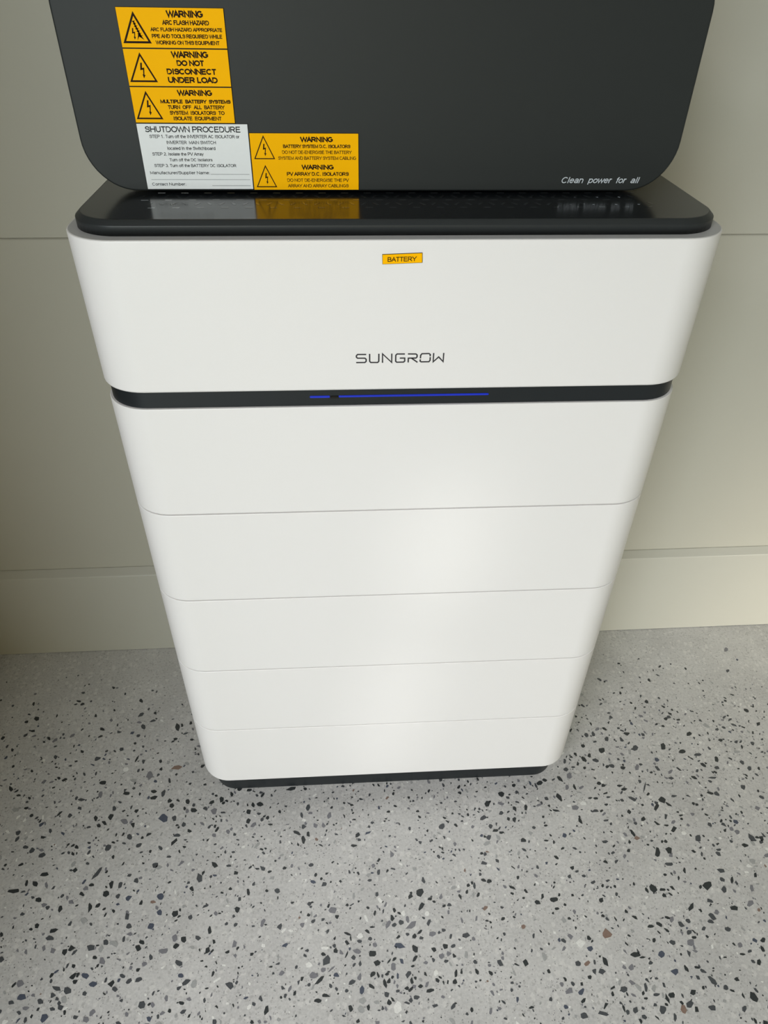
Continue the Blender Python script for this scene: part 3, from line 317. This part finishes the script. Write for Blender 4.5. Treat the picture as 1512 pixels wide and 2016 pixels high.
chips = []      # (size, x, y, pts, tone)
for (x, y, ax, ay, bx, by, tone) in MANUAL:
    k = rnd.choice((5, 6, 6, 7, 8))
    chips.append((math.hypot(ax, ay) + math.hypot(bx, by) + 1, x, y, chip_outline(ax, ay, bx, by, k, rnd), tone))
    put(x, y, (math.hypot(ax, ay) + math.hypot(bx, by)) / 2)
def density(x, y):
    # the grinder did not reach the wall: few stones show in the last 60 mm
    d = 0.352 - y
    return max(0.0, min(1.0, (d - 0.03) / 0.20)) ** 1.3
def scatter(N, rmin, rmax, power, tones, x0, x1, y0, y1):
    for _ in range(N):
        x = rnd.uniform(x0, x1); y = rnd.uniform(y0, y1)
        if rnd.random() > density(x, y): continue
        if abs(x) < 0.26 and 0.04 < y < 0.28: continue
        r = rmin + (rmax - rmin) * rnd.random() ** power
        r *= 0.65 + 0.35 * density(x, y)
        if not fits(x, y, r): continue
        asp = rnd.uniform(1.0, 2.3); a = rnd.uniform(0, math.pi)
        la, lb = r * math.sqrt(asp), r / math.sqrt(asp)
        pts = chip_outline(la * math.cos(a), la * math.sin(a), -lb * math.sin(a), lb * math.cos(a), rnd.choice((4, 5, 6, 7)) if r > 0.0012 else rnd.choice((3, 4, 5)), rnd)
        chips.append((2 * r, x, y, pts, rnd.choices(range(7), tones)[0])); put(x, y, r)
TD = (38, 32, 18, 5, 0.8, 1.5, 12)
# outside the area seen by the camera the stones carry on for a while
scatter(2900, 0.0026, 0.0052, 1.6, TD, -1.0, 1.15, -0.95, 0.33)
scatter(8000, 0.0015, 0.0031, 1.2, TD, -1.0, 1.15, -0.95, 0.335)
scatter(6500, 0.0006, 0.0015, 0.8, (40, 30, 18, 2, 0.6, 4, 12), -1.0, 1.15, -0.75, 0.34)
scatter(1100, 0.0014, 0.0036, 1.6, (0, 0, 0, 0, 0, 1, 0), -1.0, 1.15, -0.75, 0.32)

def seen(x, y):
    d = Vector((x, y, 0)) - _c; z = d.dot(_f)
    px = 756 + 1386.04 * d.dot(_r) / z; py = 1008 - 1386.04 * d.dot(_u) / z
    return 4 < px < 1508 and py < 2012
vis = sorted([c for c in chips if seen(c[1], c[2])], key=lambda c: -c[0])[:300]
vid = set(id(c) for c in vis)
for c in vis:
    V, F = chip_geom(c[3])
    o = link('stone_chip', V, F, M_chips[c[4]], floor); o.location = (c[1], c[2], 0)
V, F, MI = [], [], []
for c in chips:
    if id(c) in vid: continue
    v, f = chip_geom(c[3]); b0 = len(V)
    V += [(p[0] + c[1], p[1] + c[2], p[2]) for p in v]
    F += [tuple(i + b0 for i in q) for q in f]; MI += [c[4]] * len(f)
o = link('small_stone_chips', V, F, M_chips, floor); o['kind'] = 'stuff'
o.data.polygons.foreach_set('material_index', MI)

# ------------------------------------------------------------------ battery
bat = thing('home_battery', 'white stacked home battery cabinet with charcoal base and black cap, standing on the speckled floor', 'battery', (0, 0, 0))
HW, YB, R = 0.3125, 0.330, 0.049
slab('base', HW - 0.011, 0.0226, YB - 0.015, 0.0005, 0.0648, 0.040, M_trim, bat, bev=0.002)
z = 0.0643; P = 0.14203
for k in range(5):
    f = (0.0, 0.0, 0.0, 0.0, 0.0)[k]
    s = slab('battery_module', HW - f, f, YB, z, z + P - 0.0009, R, M_white, bat, bev=0.0022, btop=0.0012)
    z += P
zb = z                       # about 0.7745
slab('charcoal_band', HW - 0.0030, 0.0030, YB - 0.003, zb - 0.0009, 0.7940, R - 0.003, M_trim, bat, bev=0.0004)['label'] = 'charcoal band between modules and top cover'
# top cover: skirt with an open rim, recessed ledge on which the black cap sits
TD_ = 0.0014
prof = []
hw, y0, y1 = HW + TD_, -TD_, YB + TD_
for k in range(5):
    a = math.pi / 2 * k / 4
    prof.append((0.003 * (1 - math.sin(a)), 0.7930 + 0.003 * (1 - math.cos(a))))
for k in range(5):
    a = math.pi / 2 * k / 4
    prof.append((0.0012 * (1 - math.cos(a)), 0.9458 - 0.0012 * (1 - math.sin(a))))
rings = [[(x, y, zz) for x, y in rrect(hw - i, y0 + i, y1 - i, R + TD_ - i)] for i, zz in prof]
V, F = loft(rings)
link('top_cover', V, F, M_white, bat, smooth=True, wn=True)
rr = [[(x, y, zz) for x, y in rrect(hw - i, y0 + i, y1 - i, R + TD_ - i)] for i, zz in ((0.0016, 0.9452), (0.0016, 0.9460))]
V, F = loft(rr); link('cover_rim', V, F, M_rim, bat)['label'] = 'thin grey gasket under the black cap'
# black cap
capring = []
CZ, CB = 0.9593, 0.9456
cprof = [(0.0, CB), (0.0, 0.9545), (0.0003, 0.9551), (0.0044, 0.9589), (0.0056, CZ)]
rings = [[(x, y, zz) for x, y in rrect(0.3058 - i, 0.0112 + i, 0.322 - i, 0.045 - i)] for i, zz in cprof]
V, F = loft(rings)
cap = link('cap', V, F, [M_capside, M_cap], bat, smooth=True, wn=True)
cap.data.polygons[len(F) - 1].material_index = 1
cap['label'] = 'glossy black top cap with moulded vents'
# moulded honeycomb of short vent bars on the cap
V, F = [], []
def bar(cx, cy, ang, l, wd):
    ca, sa = math.cos(ang), math.sin(ang); b0 = len(V)
    for zz, s in ((CZ - 0.0004, 1.0), (CZ + 0.00012, 0.97)):
        for (u, v) in ((-l, -wd), (l, -wd), (l, wd), (-l, wd)):
            V.append((cx + s * (u * ca - v * sa), cy + s * (u * sa + v * ca), zz))
    F.append((b0 + 4, b0 + 5, b0 + 6, b0 + 7))
    for i in range(4):
        j = (i + 1) % 4; F.append((b0 + i, b0 + j, b0 + 4 + j, b0 + 4 + i))
for row in range(5):
    yy = 0.0530 + row * 0.0262
    for i in range(-13, 14):
        x = -0.0071 + i * 0.0227 + (0.01135 if row % 2 else 0)
        if abs(x) > 0.25: continue
        bar(x - 0.001, yy, 0, 0.0036, 0.0014)
        bar(x - 0.0057, yy + 0.0125, math.radians(62), 0.0040, 0.0012)
        bar(x + 0.0057, yy + 0.0125, math.radians(-62), 0.0040, 0.0012)
link('vent_mould', V, F, M_slot, cap)

# blue status light in the band: two lengths with a dark button between them
def pill(name, x0, x1, z0, z1, y0, y1, material, parent, tilt=0.0):
    h = (z1 - z0) / 2; r = h * 0.8; ring = []
    for (cx, a0) in ((x1 - r, -90), (x0 + r, 90)):
        for k in range(7):
            a = math.radians(a0 + 30 * k)
            ring.append((cx + r * math.cos(a), (z0 + z1) / 2 + h * math.sin(a)))
    n = len(ring)
    V = [(x, y1, q) for x, q in ring] + [(x, y0 + 0.0004, q) for x, q in ring] + [(x, y0, (z0 + z1) / 2 + (q - (z0 + z1) / 2) * 0.8) for x, q in ring]
    F = [(i, (i + 1) % n, n + (i + 1) % n, n + i) for i in range(n)] + [(n + i, n + (i + 1) % n, 2 * n + (i + 1) % n, 2 * n + i) for i in range(n)] + [tuple(2 * n + i for i in range(n))]
    return link(name, V, F, material, parent)
pill('status_light', -0.0950, -0.0740, 0.7829, 0.7853, 0.0022, 0.006, M_led, bat)['label'] = 'short blue glowing end of the status strip'
pill('status_light', -0.0648, 0.0942, 0.7831, 0.7853, 0.0022, 0.006, M_led, bat)['label'] = 'long blue glowing status strip'
pill('power_button', -0.0738, -0.0650, 0.7823, 0.7849, 0.0018, 0.006, M_core, bat)

# ------------------------------------------------------------------ lettering
def arc(cx, cy, rx, ry, a0, a1, n=10):
    return [(cx + rx * math.cos(math.radians(a0 + (a1 - a0) * k / n)), cy + ry * math.sin(math.radians(a0 + (a1 - a0) * k / n))) for k in range(n + 1)]
def bowl(x0, x1, y0, y1):
    """stem-side half bowl from (x0,y1) round to (x0,y0)"""
    r = (y1 - y0) / 2; return [(x0, y1)] + arc(x1 - r, (y0 + y1) / 2, r, r, 90, -90) + [(x0, y0)]
XH = 0.72
# grotesque capitals and lower case, cap height 1: advance, centre-line strokes
GLYPH = {
 'A': (.93, [[(.05, 0), (.465, 1), (.88, 0)], [(.20, .34), (.73, .34)]]),
 'B': (.93, [[(.12, 0), (.12, 1)], bowl(.12, .74, .53, 1), bowl(.12, .82, 0, .53)]),
 'C': (1.01, [arc(.52, .5, .43, .5, 42, 318, 18)]),
 'D': (1.01, [[(.12, 0), (.12, 1), (.45, 1)] + arc(.45, .5, .44, .5, 90, -90, 12) + [(.12, 0)]]),
 'E': (.93, [[(.85, 1), (.13, 1), (.13, 0), (.87, 0)], [(.13, .53), (.80, .53)]]),
 'F': (.85, [[(.80, 1), (.13, 1), (.13, 0)], [(.13, .52), (.72, .52)]]),
 'G': (1.09, [arc(.54, .5, .45, .5, 45, 320, 18) + [(.96, .24), (.96, .48), (.58, .48)]]),
 'H': (1.01, [[(.13, 0), (.13, 1)], [(.88, 0), (.88, 1)], [(.13, .53), (.88, .53)]]),
 'I': (.39, [[(.195, 0), (.195, 1)]]),
 'K': (.93, [[(.12, 0), (.12, 1)], [(.85, 1), (.12, .36)], [(.36, .57), (.88, 0)]]),
 'L': (.78, [[(.12, 1), (.12, 0), (.74, 0)]]),
 'M': (1.16, [[(.12, 0), (.12, 1), (.58, .06), (1.04, 1), (1.04, 0)]]),
 'N': (1.01, [[(.12, 0), (.12, 1), (.88, 0), (.88, 1)]]),
 'O': (1.09, [arc(.545, .5, .46, .5, 0, 360, 24)]),
 'P': (.93, [[(.12, 0), (.12, 1)], bowl(.12, .83, .46, 1)]),
 'Q': (1.09, [arc(.545, .5, .46, .5, 0, 360, 24), [(.62, .25), (1.0, -.05)]]),
 'R': (1.01, [[(.12, 0), (.12, 1)], bowl(.12, .84, .48, 1), [(.50, .48), (.90, 0)]]),
 'S': (.93, [[(.80, .72)] + arc(.47, .745, .32, .255, 20, 230, 10) + arc(.46, .27, .36, .27, 62, -90, 9) + arc(.46, .27, .38, .27, -100, -168, 5)]),
 'T': (.85, [[(.03, 1), (.82, 1)], [(.425, 1), (.425, 0)]]),
 'U': (1.01, [[(.13, 1), (.13, .36)] + arc(.505, .36, .375, .36, 180, 360, 12) + [(.88, 1)]]),
 'V': (.93, [[(.04, 1), (.465, 0), (.89, 1)]]),
 'W': (1.32, [[(.04, 1), (.34, 0), (.66, .98), (.98, 0), (1.28, 1)]]),
 'Y': (.93, [[(.04, 1), (.465, .45), (.89, 1)], [(.465, .45), (.465, 0)]]),
 'Z': (.85, [[(.08, 1), (.78, 1), (.06, 0), (.80, 0)]]),
 '1': (.78, [[(.15, .76), (.42, 1), (.42, 0)]]),
 '2': (.78, [arc(.38, .72, .29, .28, 170, -30, 10) + [(.08, 0), (.70, 0)]]),
 '3': (.78, [arc(.38, .745, .28, .255, 165, -80, 10), arc(.38, .27, .31, .27, 80, -165, 12)]),
 '.': (.39, [[(.195, 0), (.195, .13)]]), ':': (.39, [[(.195, 0), (.195, .13)], [(.195, .56), (.195, .69)]]),
 '/': (.39, [[(.02, -.02), (.37, 1.02)]]), '-': (.465, [[(.05, .36), (.41, .36)]]), ' ': (.39, []),
 'a': (.78, [[(.64, 0), (.64, .48)] + arc(.38, .48, .26, .24, 0, 160, 8), [(.64, .42), (.32, .36)] + arc(.32, .18, .22, .18, 90, 300, 8) + [(.64, .16)]]),
 'b': (.78, [[(.12, 0), (.12, 1)], arc(.40, .36, .28, .36, 0, 360, 16)]),
 'c': (.70, [arc(.38, .36, .29, .36, 45, 315, 14)]),
 'd': (.78, [[(.66, 0), (.66, 1)], arc(.38, .36, .28, .36, 0, 360, 16)]),
 'e': (.78, [[(.10, .38), (.68, .38)] + arc(.39, .36, .29, .36, 5, 320, 14)]),
 'f': (.39, [[(.38, .98), (.28, .99), (.19, .90), (.19, 0)], [(.02, .70), (.36, .70)]]),
 'h': (.78, [[(.12, 0), (.12, 1)], [(.12, .40)] + arc(.38, .46, .26, .26, 170, 0, 8) + [(.64, 0)]]),
 'i': (.31, [[(.155, 0), (.155, .72)], [(.155, .88), (.155, 1)]]),
 'l': (.31, [[(.155, 0), (.155, 1)]]),
 'm': (1.16, [[(.12, 0), (.12, .72)], [(.12, .42)] + arc(.36, .48, .22, .24, 170, 0, 8) + [(.58, 0)], [(.58, .42)] + arc(.80, .48, .22, .24, 170, 0, 8) + [(1.02, 0)]]),
 'n': (.78, [[(.12, 0), (.12, .72)], [(.12, .40)] + arc(.38, .46, .26, .26, 170, 0, 8) + [(.64, 0)]]),
 'o': (.78, [arc(.39, .36, .30, .36, 0, 360, 16)]),
 'p': (.78, [[(.12, -.27), (.12, .72)], arc(.40, .36, .28, .36, 0, 360, 16)]),
 'r': (.465, [[(.12, 0), (.12, .72)], [(.12, .42), (.20, .64), (.32, .72), (.44, .68)]]),
 's': (.70, [[(.60, .54)] + arc(.35, .54, .24, .18, 30, 230, 8) + arc(.35, .19, .26, .19, 60, -160, 10)]),
 't': (.39, [[(.19, .92), (.19, .10), (.26, .01), (.37, .03)], [(.02, .70), (.36, .70)]]),
 'u': (.78, [[(.12, .72), (.12, .26)] + arc(.38, .26, .26, .26, 180, 350, 8), [(.64, .72), (.64, 0)]]),
 'w': (1.01, [[(.04, .72), (.26, 0), (.505, .70), (.75, 0), (.97, .72)]]),
 'y': (.70, [[(.04, .72), (.35, .02)], [(.66, .72), (.36, 0), (.26, -.22), (.10, -.27)]]),
}
class Print:
    """flat print or engraving on an upright face: collects lines, strokes and polygons at depth y"""
    def __init__(self, y): self.y = y; self.V = []; self.F = []
    def poly(self, pts):
        b = len(self.V); self.V += [(x, self.y, z) for x, z in pts]; self.F.append(tuple(range(b, b + len(pts))))
    def quad(self, x0, x1, z0, z1): self.poly([(x0, z0), (x1, z0), (x1, z1), (x0, z1)])
    def text(self, s, x0, x1, z0, z1, wt=0.13, shear=0.0, slope=0.0):
        """set a line of text into the box x0..x1 with cap height z0..z1"""
        adv = sum(GLYPH[c][0] for c in s); h = z1 - z0
        sp = GLYPH[s[0]][1]; lo = min(p[0] for t in GLYPH[s[0]][1] for p in t)
        la = GLYPH[s[-1]][0] - max(p[0] for t in GLYPH[s[-1]][1] for p in t)
        kx = (x1 - x0) / (adv - lo - la + wt); pen = -lo + wt / 2; W = wt * h
        yk = self.y
        for c in s:
            a, strokes = GLYPH[c]
            for q, t in enumerate(strokes):
                e = W / 2; closed = math.dist(t[0], t[-1]) <= 0.01
                P = [(x0 + (pen + x + shear * y) * kx, z0 + e + y * (h - W)) for x, y in t]
                def ext(p, q, g):
                    # only upright ends that meet the cap line, x-line or baseline run on
                    dx, dz = p[0] - q[0], p[1] - q[1]; l = math.hypot(dx, dz)
                    if l < 1e-9 or abs(dz) < abs(dx) or not (g < 0.01 or g > 0.99 or abs(g - .72) < .01): return p
                    return (p[0] + dx / l * e, p[1] + dz / l * e)
                if not closed: P[0] = ext(P[0], P[1], t[0][1]); P[-1] = ext(P[-1], P[-2], t[-1][1])
                if slope: P = [(x, z + slope * (x - x0)) for x, z in P]
                self.y = yk - 0.000012 * q
                self.stroke(P, W * (0.86 + 0.14 * min(1.0, kx / h)), closed=closed)
            pen += a
        self.y = yk
    def stroke(self, pts, wd, closed=False):
        """mitred polyline"""
        pts = [p for i, p in enumerate(pts) if i == 0 or math.dist(p, pts[i - 1]) > 1e-7]
        n = len(pts); L, Rr = [], []
        for i, p in enumerate(pts):
            def nd(a, b):
                dx, dz = b[0] - a[0], b[1] - a[1]; l = math.hypot(dx, dz); return dx / l, dz / l
            d0 = nd(pts[i - 1], p) if i else nd(p, pts[1]); d1 = nd(p, pts[i + 1]) if i < n - 1 else d0
            n0 = (-d0[1], d0[0]); n1 = (-d1[1], d1[0])
            mx, mz = n0[0] + n1[0], n0[1] + n1[1]; l = math.hypot(mx, mz) or 1; mx /= l; mz /= l
            k = min(1.0 / max(mx * n0[0] + mz * n0[1], 0.35), 2.2) * wd / 2
            L.append((p[0] + mx * k, p[1] + mz * k)); Rr.append((p[0] - mx * k, p[1] - mz * k))
        if closed:
            m0 = ((L[0][0] + L[-1][0]) / 2, (L[0][1] + L[-1][1]) / 2); m1 = ((Rr[0][0] + Rr[-1][0]) / 2, (Rr[0][1] + Rr[-1][1]) / 2)
            L[0] = L[-1] = m0; Rr[0] = Rr[-1] = m1
        for i in range(n - 1): self.poly([Rr[i], Rr[i + 1], L[i + 1], L[i]])
    def triangle(self, apex, bl, br, t):
        P = [apex, bl, br]; cx = sum(p[0] for p in P) / 3; cz = sum(p[1] for p in P) / 3
        # inner triangle by offsetting: incentre scale
        a = math.dist(bl, br); b = math.dist(apex, br); c = math.dist(apex, bl)
        ix = (a * apex[0] + b * bl[0] + c * br[0]) / (a + b + c); iz = (a * apex[1] + b * bl[1] + c * br[1]) / (a + b + c)
        ar = abs((bl[0] - apex[0]) * (br[1] - apex[1]) - (br[0] - apex[0]) * (bl[1] - apex[1])) / 2
        rin = 2 * ar / (a + b + c); s = (rin - t) / rin
        Q = [(ix + (p[0] - ix) * s, iz + (p[1] - iz) * s) for p in P]
        for i in range(3):
            j = (i + 1) % 3; self.poly([P[i], P[j], Q[j], Q[i]])
    def bolt(self, cx, zt, zb, w):
        """lightning arrow inside a warning triangle"""
        H = zt - zb; X = lambda u: cx + u * w; Z = lambda v: zt - v * H
        self.poly([(X(-.30), Z(0)), (X(.18), Z(0)), (X(-.02), Z(.34)), (X(-.62), Z(.48))])
        self.poly([(X(-.62), Z(.48)), (X(-.45), Z(.37)), (X(.62), Z(.30)), (X(.48), Z(.42))])
        self.poly([(X(.62), Z(.30)), (X(.34), Z(.80)), (X(.02), Z(.78)), (X(.20), Z(.42))])
        self.poly([(X(-.22), Z(.74)), (X(.66), Z(.78)), (X(.10), Z(1.0))])
    def build(self, name, material, parent):
        # every face must look towards the room (-y)
        F = []
        for f in self.F:
            a, b, c = (self.V[f[0]], self.V[f[1]], self.V[f[2]])
            ar = 0.0
            for i in range(len(f)):
                p, q = self.V[f[i]], self.V[f[(i + 1) % len(f)]]; ar += p[0] * q[2] - q[0] * p[2]
            F.append(f if ar > 0 else f[::-1])
        return link(name, self.V, F, material, parent)

# ------------------------------------------------------------------ battery marks
pr = Print(-TD_ - 0.00012)
W_ = 0.00145
for s in ([(-.0360, .8337), (-.0446, .8338), (-.0459, .8324), (-.0459, .8309), (-.0447, .8297), (-.0373, .8296), (-.0361, .8284), (-.0361, .8261), (-.0374, .8249), (-.0462, .8249)],
          [(-.0326, .8343), (-.0325, .8260), (-.0313, .8248), (-.0245, .8247), (-.0233, .8260), (-.0233, .8343)],
          [(-.0195, .8243), (-.0196, .8341), (-.0102, .8246), (-.0103, .8343)],
          [(.0030, .8337), (-.0049, .8338), (-.0062, .8324), (-.0062, .8258), (-.0050, .8247), (.0018, .8248), (.0030, .8258), (.0029, .8292), (-.0021, .8292)],
          [(.0066, .8243), (.0066, .8290), (.0143, .8291), (.0154, .8303), (.0154, .8323), (.0142, .8335), (.0060, .8337)],
          [(.0099, .8289), (.0161, .8243)],
          [(.0189, .8286), (.0190, .8320), (.0202, .8337), (.0273, .8338), (.0287, .8328), (.0286, .8308)],
          [(.0288, .8299), (.0288, .8263), (.0277, .8248), (.0198, .8248), (.0187, .8256), (.0189, .8276)],
          [(.0321, .8343), (.0321, .8246), (.0374, .8300), (.0423, .8247), (.0423, .8343)]):
    pr.stroke(s, W_)
pr.build('maker_lettering', M_logo, bat)['label'] = 'charcoal maker wordmark'

def plate(name, x0, x1, z0, z1, yf, face, parent, th=0.0010, rot=0.0):
    """engraved laminate plate: coloured face on a black core"""
    c = 0.0003
    P0 = [(x0, z0), (x1, z0), (x1, z1), (x0, z1)]
    P1 = [(x0 + c, z0 + c), (x1 - c, z0 + c), (x1 - c, z1 - c), (x0 + c, z1 - c)]
    cx, cz = (x0 + x1) / 2, (z0 + z1) / 2; ca, sa = math.cos(rot), math.sin(rot)
    T = lambda p: (cx + (p[0] - cx) * ca - (p[1] - cz) * sa, cz + (p[0] - cx) * sa + (p[1] - cz) * ca)
    V = [(*(T(p)[:1]), yf, T(p)[1]) for p in P0] + [(T(p)[0], yf - th * 0.8, T(p)[1]) for p in P0] + [(T(p)[0], yf - th, T(p)[1]) for p in P1]
    F = [(3, 2, 1, 0)] + [(i, (i + 1) % 4, 4 + (i + 1) % 4, 4 + i) for i in range(4)] + [(4 + i, 4 + (i + 1) % 4, 8 + (i + 1) % 4, 8 + i) for i in range(4)] + [(8, 9, 10, 11)]
    o = link(name, V, F, [M_core, face], parent)
    o.data.polygons[9].material_index = 1
    return o

bl = plate('name_label', -0.0211, 0.0159, 0.9248, 0.9339, -TD_, M_yel, bat, rot=0.035)
bl['label'] = 'small yellow label engraved battery'
pr = Print(-TD_ - 0.0010 - 0.0001)
pr.text('BATTERY', -0.0162, 0.0106, 0.9265, 0.9308, wt=0.16, slope=0.022)
pr.build('lettering', M_inkb, bl)

# ------------------------------------------------------------------ inverter
inv = thing('solar_inverter', 'dark charcoal inverter box with yellow warning labels, mounted on the wall above the battery', 'inverter', (-0.0113, 0.24, 0.962))
CX, IHW, IZ0, IZ1, IY = -0.0113, 0.2907, 0.9620, 1.1580, 0.100
def face_ring(ins, y, R=0.046):
    """rounded rectangle in the upright plane, local to the inverter's origin"""
    out = []
    for sx, sz, a0 in ((1, -1, -90), (1, 1, 0.162), (-1, 1, 90), (-1, -1, 180)):
        r = R - ins
        ox = sx * (IHW - R); oz = (IZ0 + R) if sz < 0 else (IZ1 - R)
        for k in range(13):
            a = math.radians(a0 + 90 * k / 12)
            out.append((ox + r * math.cos(a), y - 0.24, oz + r * math.sin(a) - 0.962))
    return out
def iloft(name, prof, material, parent):
    V, F = loft([face_ring(i, y) for i, y in prof])
    F = [f[::-1] for f in F]
    me = link(name, V, F, material, parent, smooth=True, wn=True)
    bm = bmesh.new(); bm.from_mesh(me.data); bmesh.ops.recalc_face_normals(bm, faces=bm.faces); bm.to_mesh(me.data); bm.free()
    return me
cover = iloft('front_cover', [(0.0022, IY), (0.0012, IY + 0.0003), (0.0004, IY + 0.0010), (0.0, IY + 0.0024), (0.0, IY + 0.030), (0.0015, IY + 0.032)], M_inv, inv)
# push the flat front out to the outer outline so only a small roll remains
iloft('housing', [(0.006, IY + 0.0325), (0.0048, IY + 0.034), (0.0048, 0.300), (0.008, 0.304)], M_inv, inv)
box('wall_bracket', -0.20, 0.20, 0.3045 - 0.24, 0.3685 - 0.24, 0.045, 0.155, M_trim, inv)

OFF = Vector((-0.0113, 0.24, 0.962))
def local(o):
    for v in o.data.vertices: v.co -= OFF
    return o
def warn(x0, x1, z0, z1, lines, syms, face=M_yel, ink=M_inkb, label='', name='warning_label', rules=()):
    p = local(plate(name, x0, x1, z0, z1, IY, face, inv)); p['label'] = label
    pr = Print(IY - 0.0010 - 0.0001)
    for (s, a, b, c, d, bold) in lines: pr.text(s, a, b, c, d, wt=bold)
    for (a, b, c) in rules: pr.quad(a, b, c - 0.00013, c + 0.00013)
    local(pr.build('lettering', ink, p))
    if syms:
        pr = Print(IY - 0.0010 - 0.0001)
        for s in syms: s(pr)
        local(pr.build('hazard_symbol', ink, p))
    return p
B1, B2, B3 = 0.25, 0.215, 0.165
def arc_symbol(p):
    p.triangle((-.2325, 1.1073), (-.2448, 1.0841), (-.2203, 1.0841), 0.0016)
    p.bolt(-.2346, 1.0952, 1.0868, 0.0022)
    # ragged burst to the right of the bolt: spikes on both sides of a bent spine
    spine = [(-.2331, 1.1000), (-.2325, 1.0982), (-.2319, 1.0964), (-.2311, 1.0946), (-.2303, 1.0928), (-.2296, 1.0910), (-.2288, 1.0893)]
    p.stroke(spine, 0.0013)
    for i, (x, z) in enumerate(spine):
        l = 0.0016 + 0.0001 * i
        p.poly([(x - .0003, z - .0007), (x + .0003, z + .0005), (x + l, z + .0009)])
        p.poly([(x + .0003, z + .0005), (x - .0003, z - .0007), (x - l, z + .0002)])
    p.poly([(-.2296, 1.0915), (-.2262, 1.0866), (-.2300, 1.0888)])
    p.poly([(-.2304, 1.0925), (-.2296, 1.0900), (-.2322, 1.0863)])
warn(-.2467, -.1549, 1.0807, 1.1102, [
    ('WARNING', -.2043, -.1731, 1.1031, 1.1081, B1), ('ARC FLASH HAZARD', -.2087, -.1687, 1.0977, 1.1012, B2),
    ('ARC FLASH HAZARD APPROPRIATE', -.2197, -.1577, 1.0930, 1.0958, B2), ('PPE AND TOOLS REQUIRED WHILE', -.2193, -.1583, 1.0881, 1.0911, B2),
    ('WORKING ON THIS EQUIPMENT', -.2168, -.1612, 1.0834, 1.0864, B2)],
    [arc_symbol], label='yellow arc flash hazard label, topmost')
warn(-.2467, -.1549, 1.0515, 1.0803, [
    ('WARNING', -.2051, -.1727, 1.0736, 1.0785, B1), ('DO NOT', -.2014, -.1767, 1.0674, 1.0719, B1),
    ('DISCONNECT', -.2112, -.1667, 1.0609, 1.0655, B1), ('UNDER LOAD', -.2111, -.1667, 1.0543, 1.0590, B1)],
    [lambda p: (p.triangle((-.2326, 1.0775), (-.2450, 1.0548), (-.2203, 1.0548), 0.0014), p.bolt(-.2324, 1.0697, 1.0577, 0.0030))],
    label='yellow do not disconnect under load label')
warn(-.2467, -.1549, 1.0220, 1.0511, [
    ('WARNING', -.2047, -.1732, 1.0442, 1.0489, B1), ('MULTIPLE  BATTERY  SYSTEMS', -.2210, -.1572, 1.0381, 1.0412, 0.26),
    ('TURN  OFF  ALL  BATTERY', -.2152, -.1632, 1.0335, 1.0367, B2), ('SYSTEM  ISOLATORS  TO', -.2141, -.1638, 1.0289, 1.0321, B2),
    ('ISOLATE  EQUIPMENT', -.2112, -.1669, 1.0243, 1.0275, B2)],
    [lambda p: (p.triangle((-.2330, 1.0480), (-.2451, 1.0251), (-.2207, 1.0251), 0.0013), p.bolt(-.2322, 1.0405, 1.0283, 0.0028))],
    label='yellow multiple battery systems label')
warn(-.2468, -.1436, 0.9640, 1.0216, [
    ('SHUTDOWN PROCEDURE', -.2395, -.1505, 1.0143, 1.0193, 0.17), ('STEP 1. Turn off the INVERTER AC ISOLATOR or', -.2364, -.1522, 1.0094, 1.0122, 0.162),
    ('INVERTER  MAIN SWITCH', -.2212, -.1751, 1.0043, 1.0071, 0.162), ('located in the Switchboard', -.2214, -.1763, .9993, 1.0021, 0.162),
    ('STEP 2. Isolate the PV Array', -.2365, -.1881, .9943, .9971, 0.162), ('Turn off the DC Isolators', -.2213, -.1803, .9893, .9920, 0.162),
    ('STEP 3. Turn off the BATTERY DC ISOLATOR', -.2365, -.1582, .9842, .9869, 0.162), ('Manufacturer/Supplier Name:', -.2417, -.1844, .9778, .9805, 0.162),
    ('Contact Number:', -.2417, -.2089, .9675, .9702, 0.162)], [], face=M_wlab, ink=M_ink, label='white shutdown procedure label', name='procedure_label',
    rules=((-.1836, -.1462, .9778), (-.2416, -.1461, .9729), (-.1836, -.1461, .9675)))
warn(-.1431, -.0392, 0.9634, 1.0141, [
    ('WARNING', -.0951, -.0639, 1.0064, 1.0110, B1), ('BATTERY SYSTEM D.C. ISOLATORS', -.1117, -.0472, 1.0012, 1.0043, B2),
    ('DO NOT DE-ENERGISE THE BATTERY', -.1130, -.0460, .9961, .9991, 0.162), ('SYSTEM AND BATTERY SYSTEM CABLING', -.1172, -.0418, .9909, .9939, 0.162),
    ('WARNING', -.0951, -.0638, .9821, .9865, B1), ('PV ARRAY D.C. ISOLATORS', -.1098, -.0492, .9765, .9799, B2),
    ('DO NOT DE-ENERGISE THE PV', -.1098, -.0491, .9710, .9741, 0.162), ('ARRAY AND ARRAY CABLINGS', -.1095, -.0495, .9659, .9689, 0.162)],
    [lambda p: (p.triangle((-.1300, 1.0122), (-.1403, .9914), (-.1201, .9914), 0.0009), p.bolt(-.1297, 1.0048, .9941, 0.0024)),
     lambda p: (p.triangle((-.1302, .9863), (-.1403, .9660), (-.1201, .9660), 0.0009), p.bolt(-.1298, .9790, .9689, 0.0023))],
    label='yellow isolator warning label, right of the white one')
pr = Print(IY - 0.00012)
pr.text('Clean  power  for  all', .1649, .2444, .9697, .9754, wt=0.145, shear=0.22)
local(pr.build('slogan_lettering', M_silver, inv))['label'] = 'silver italic slogan'
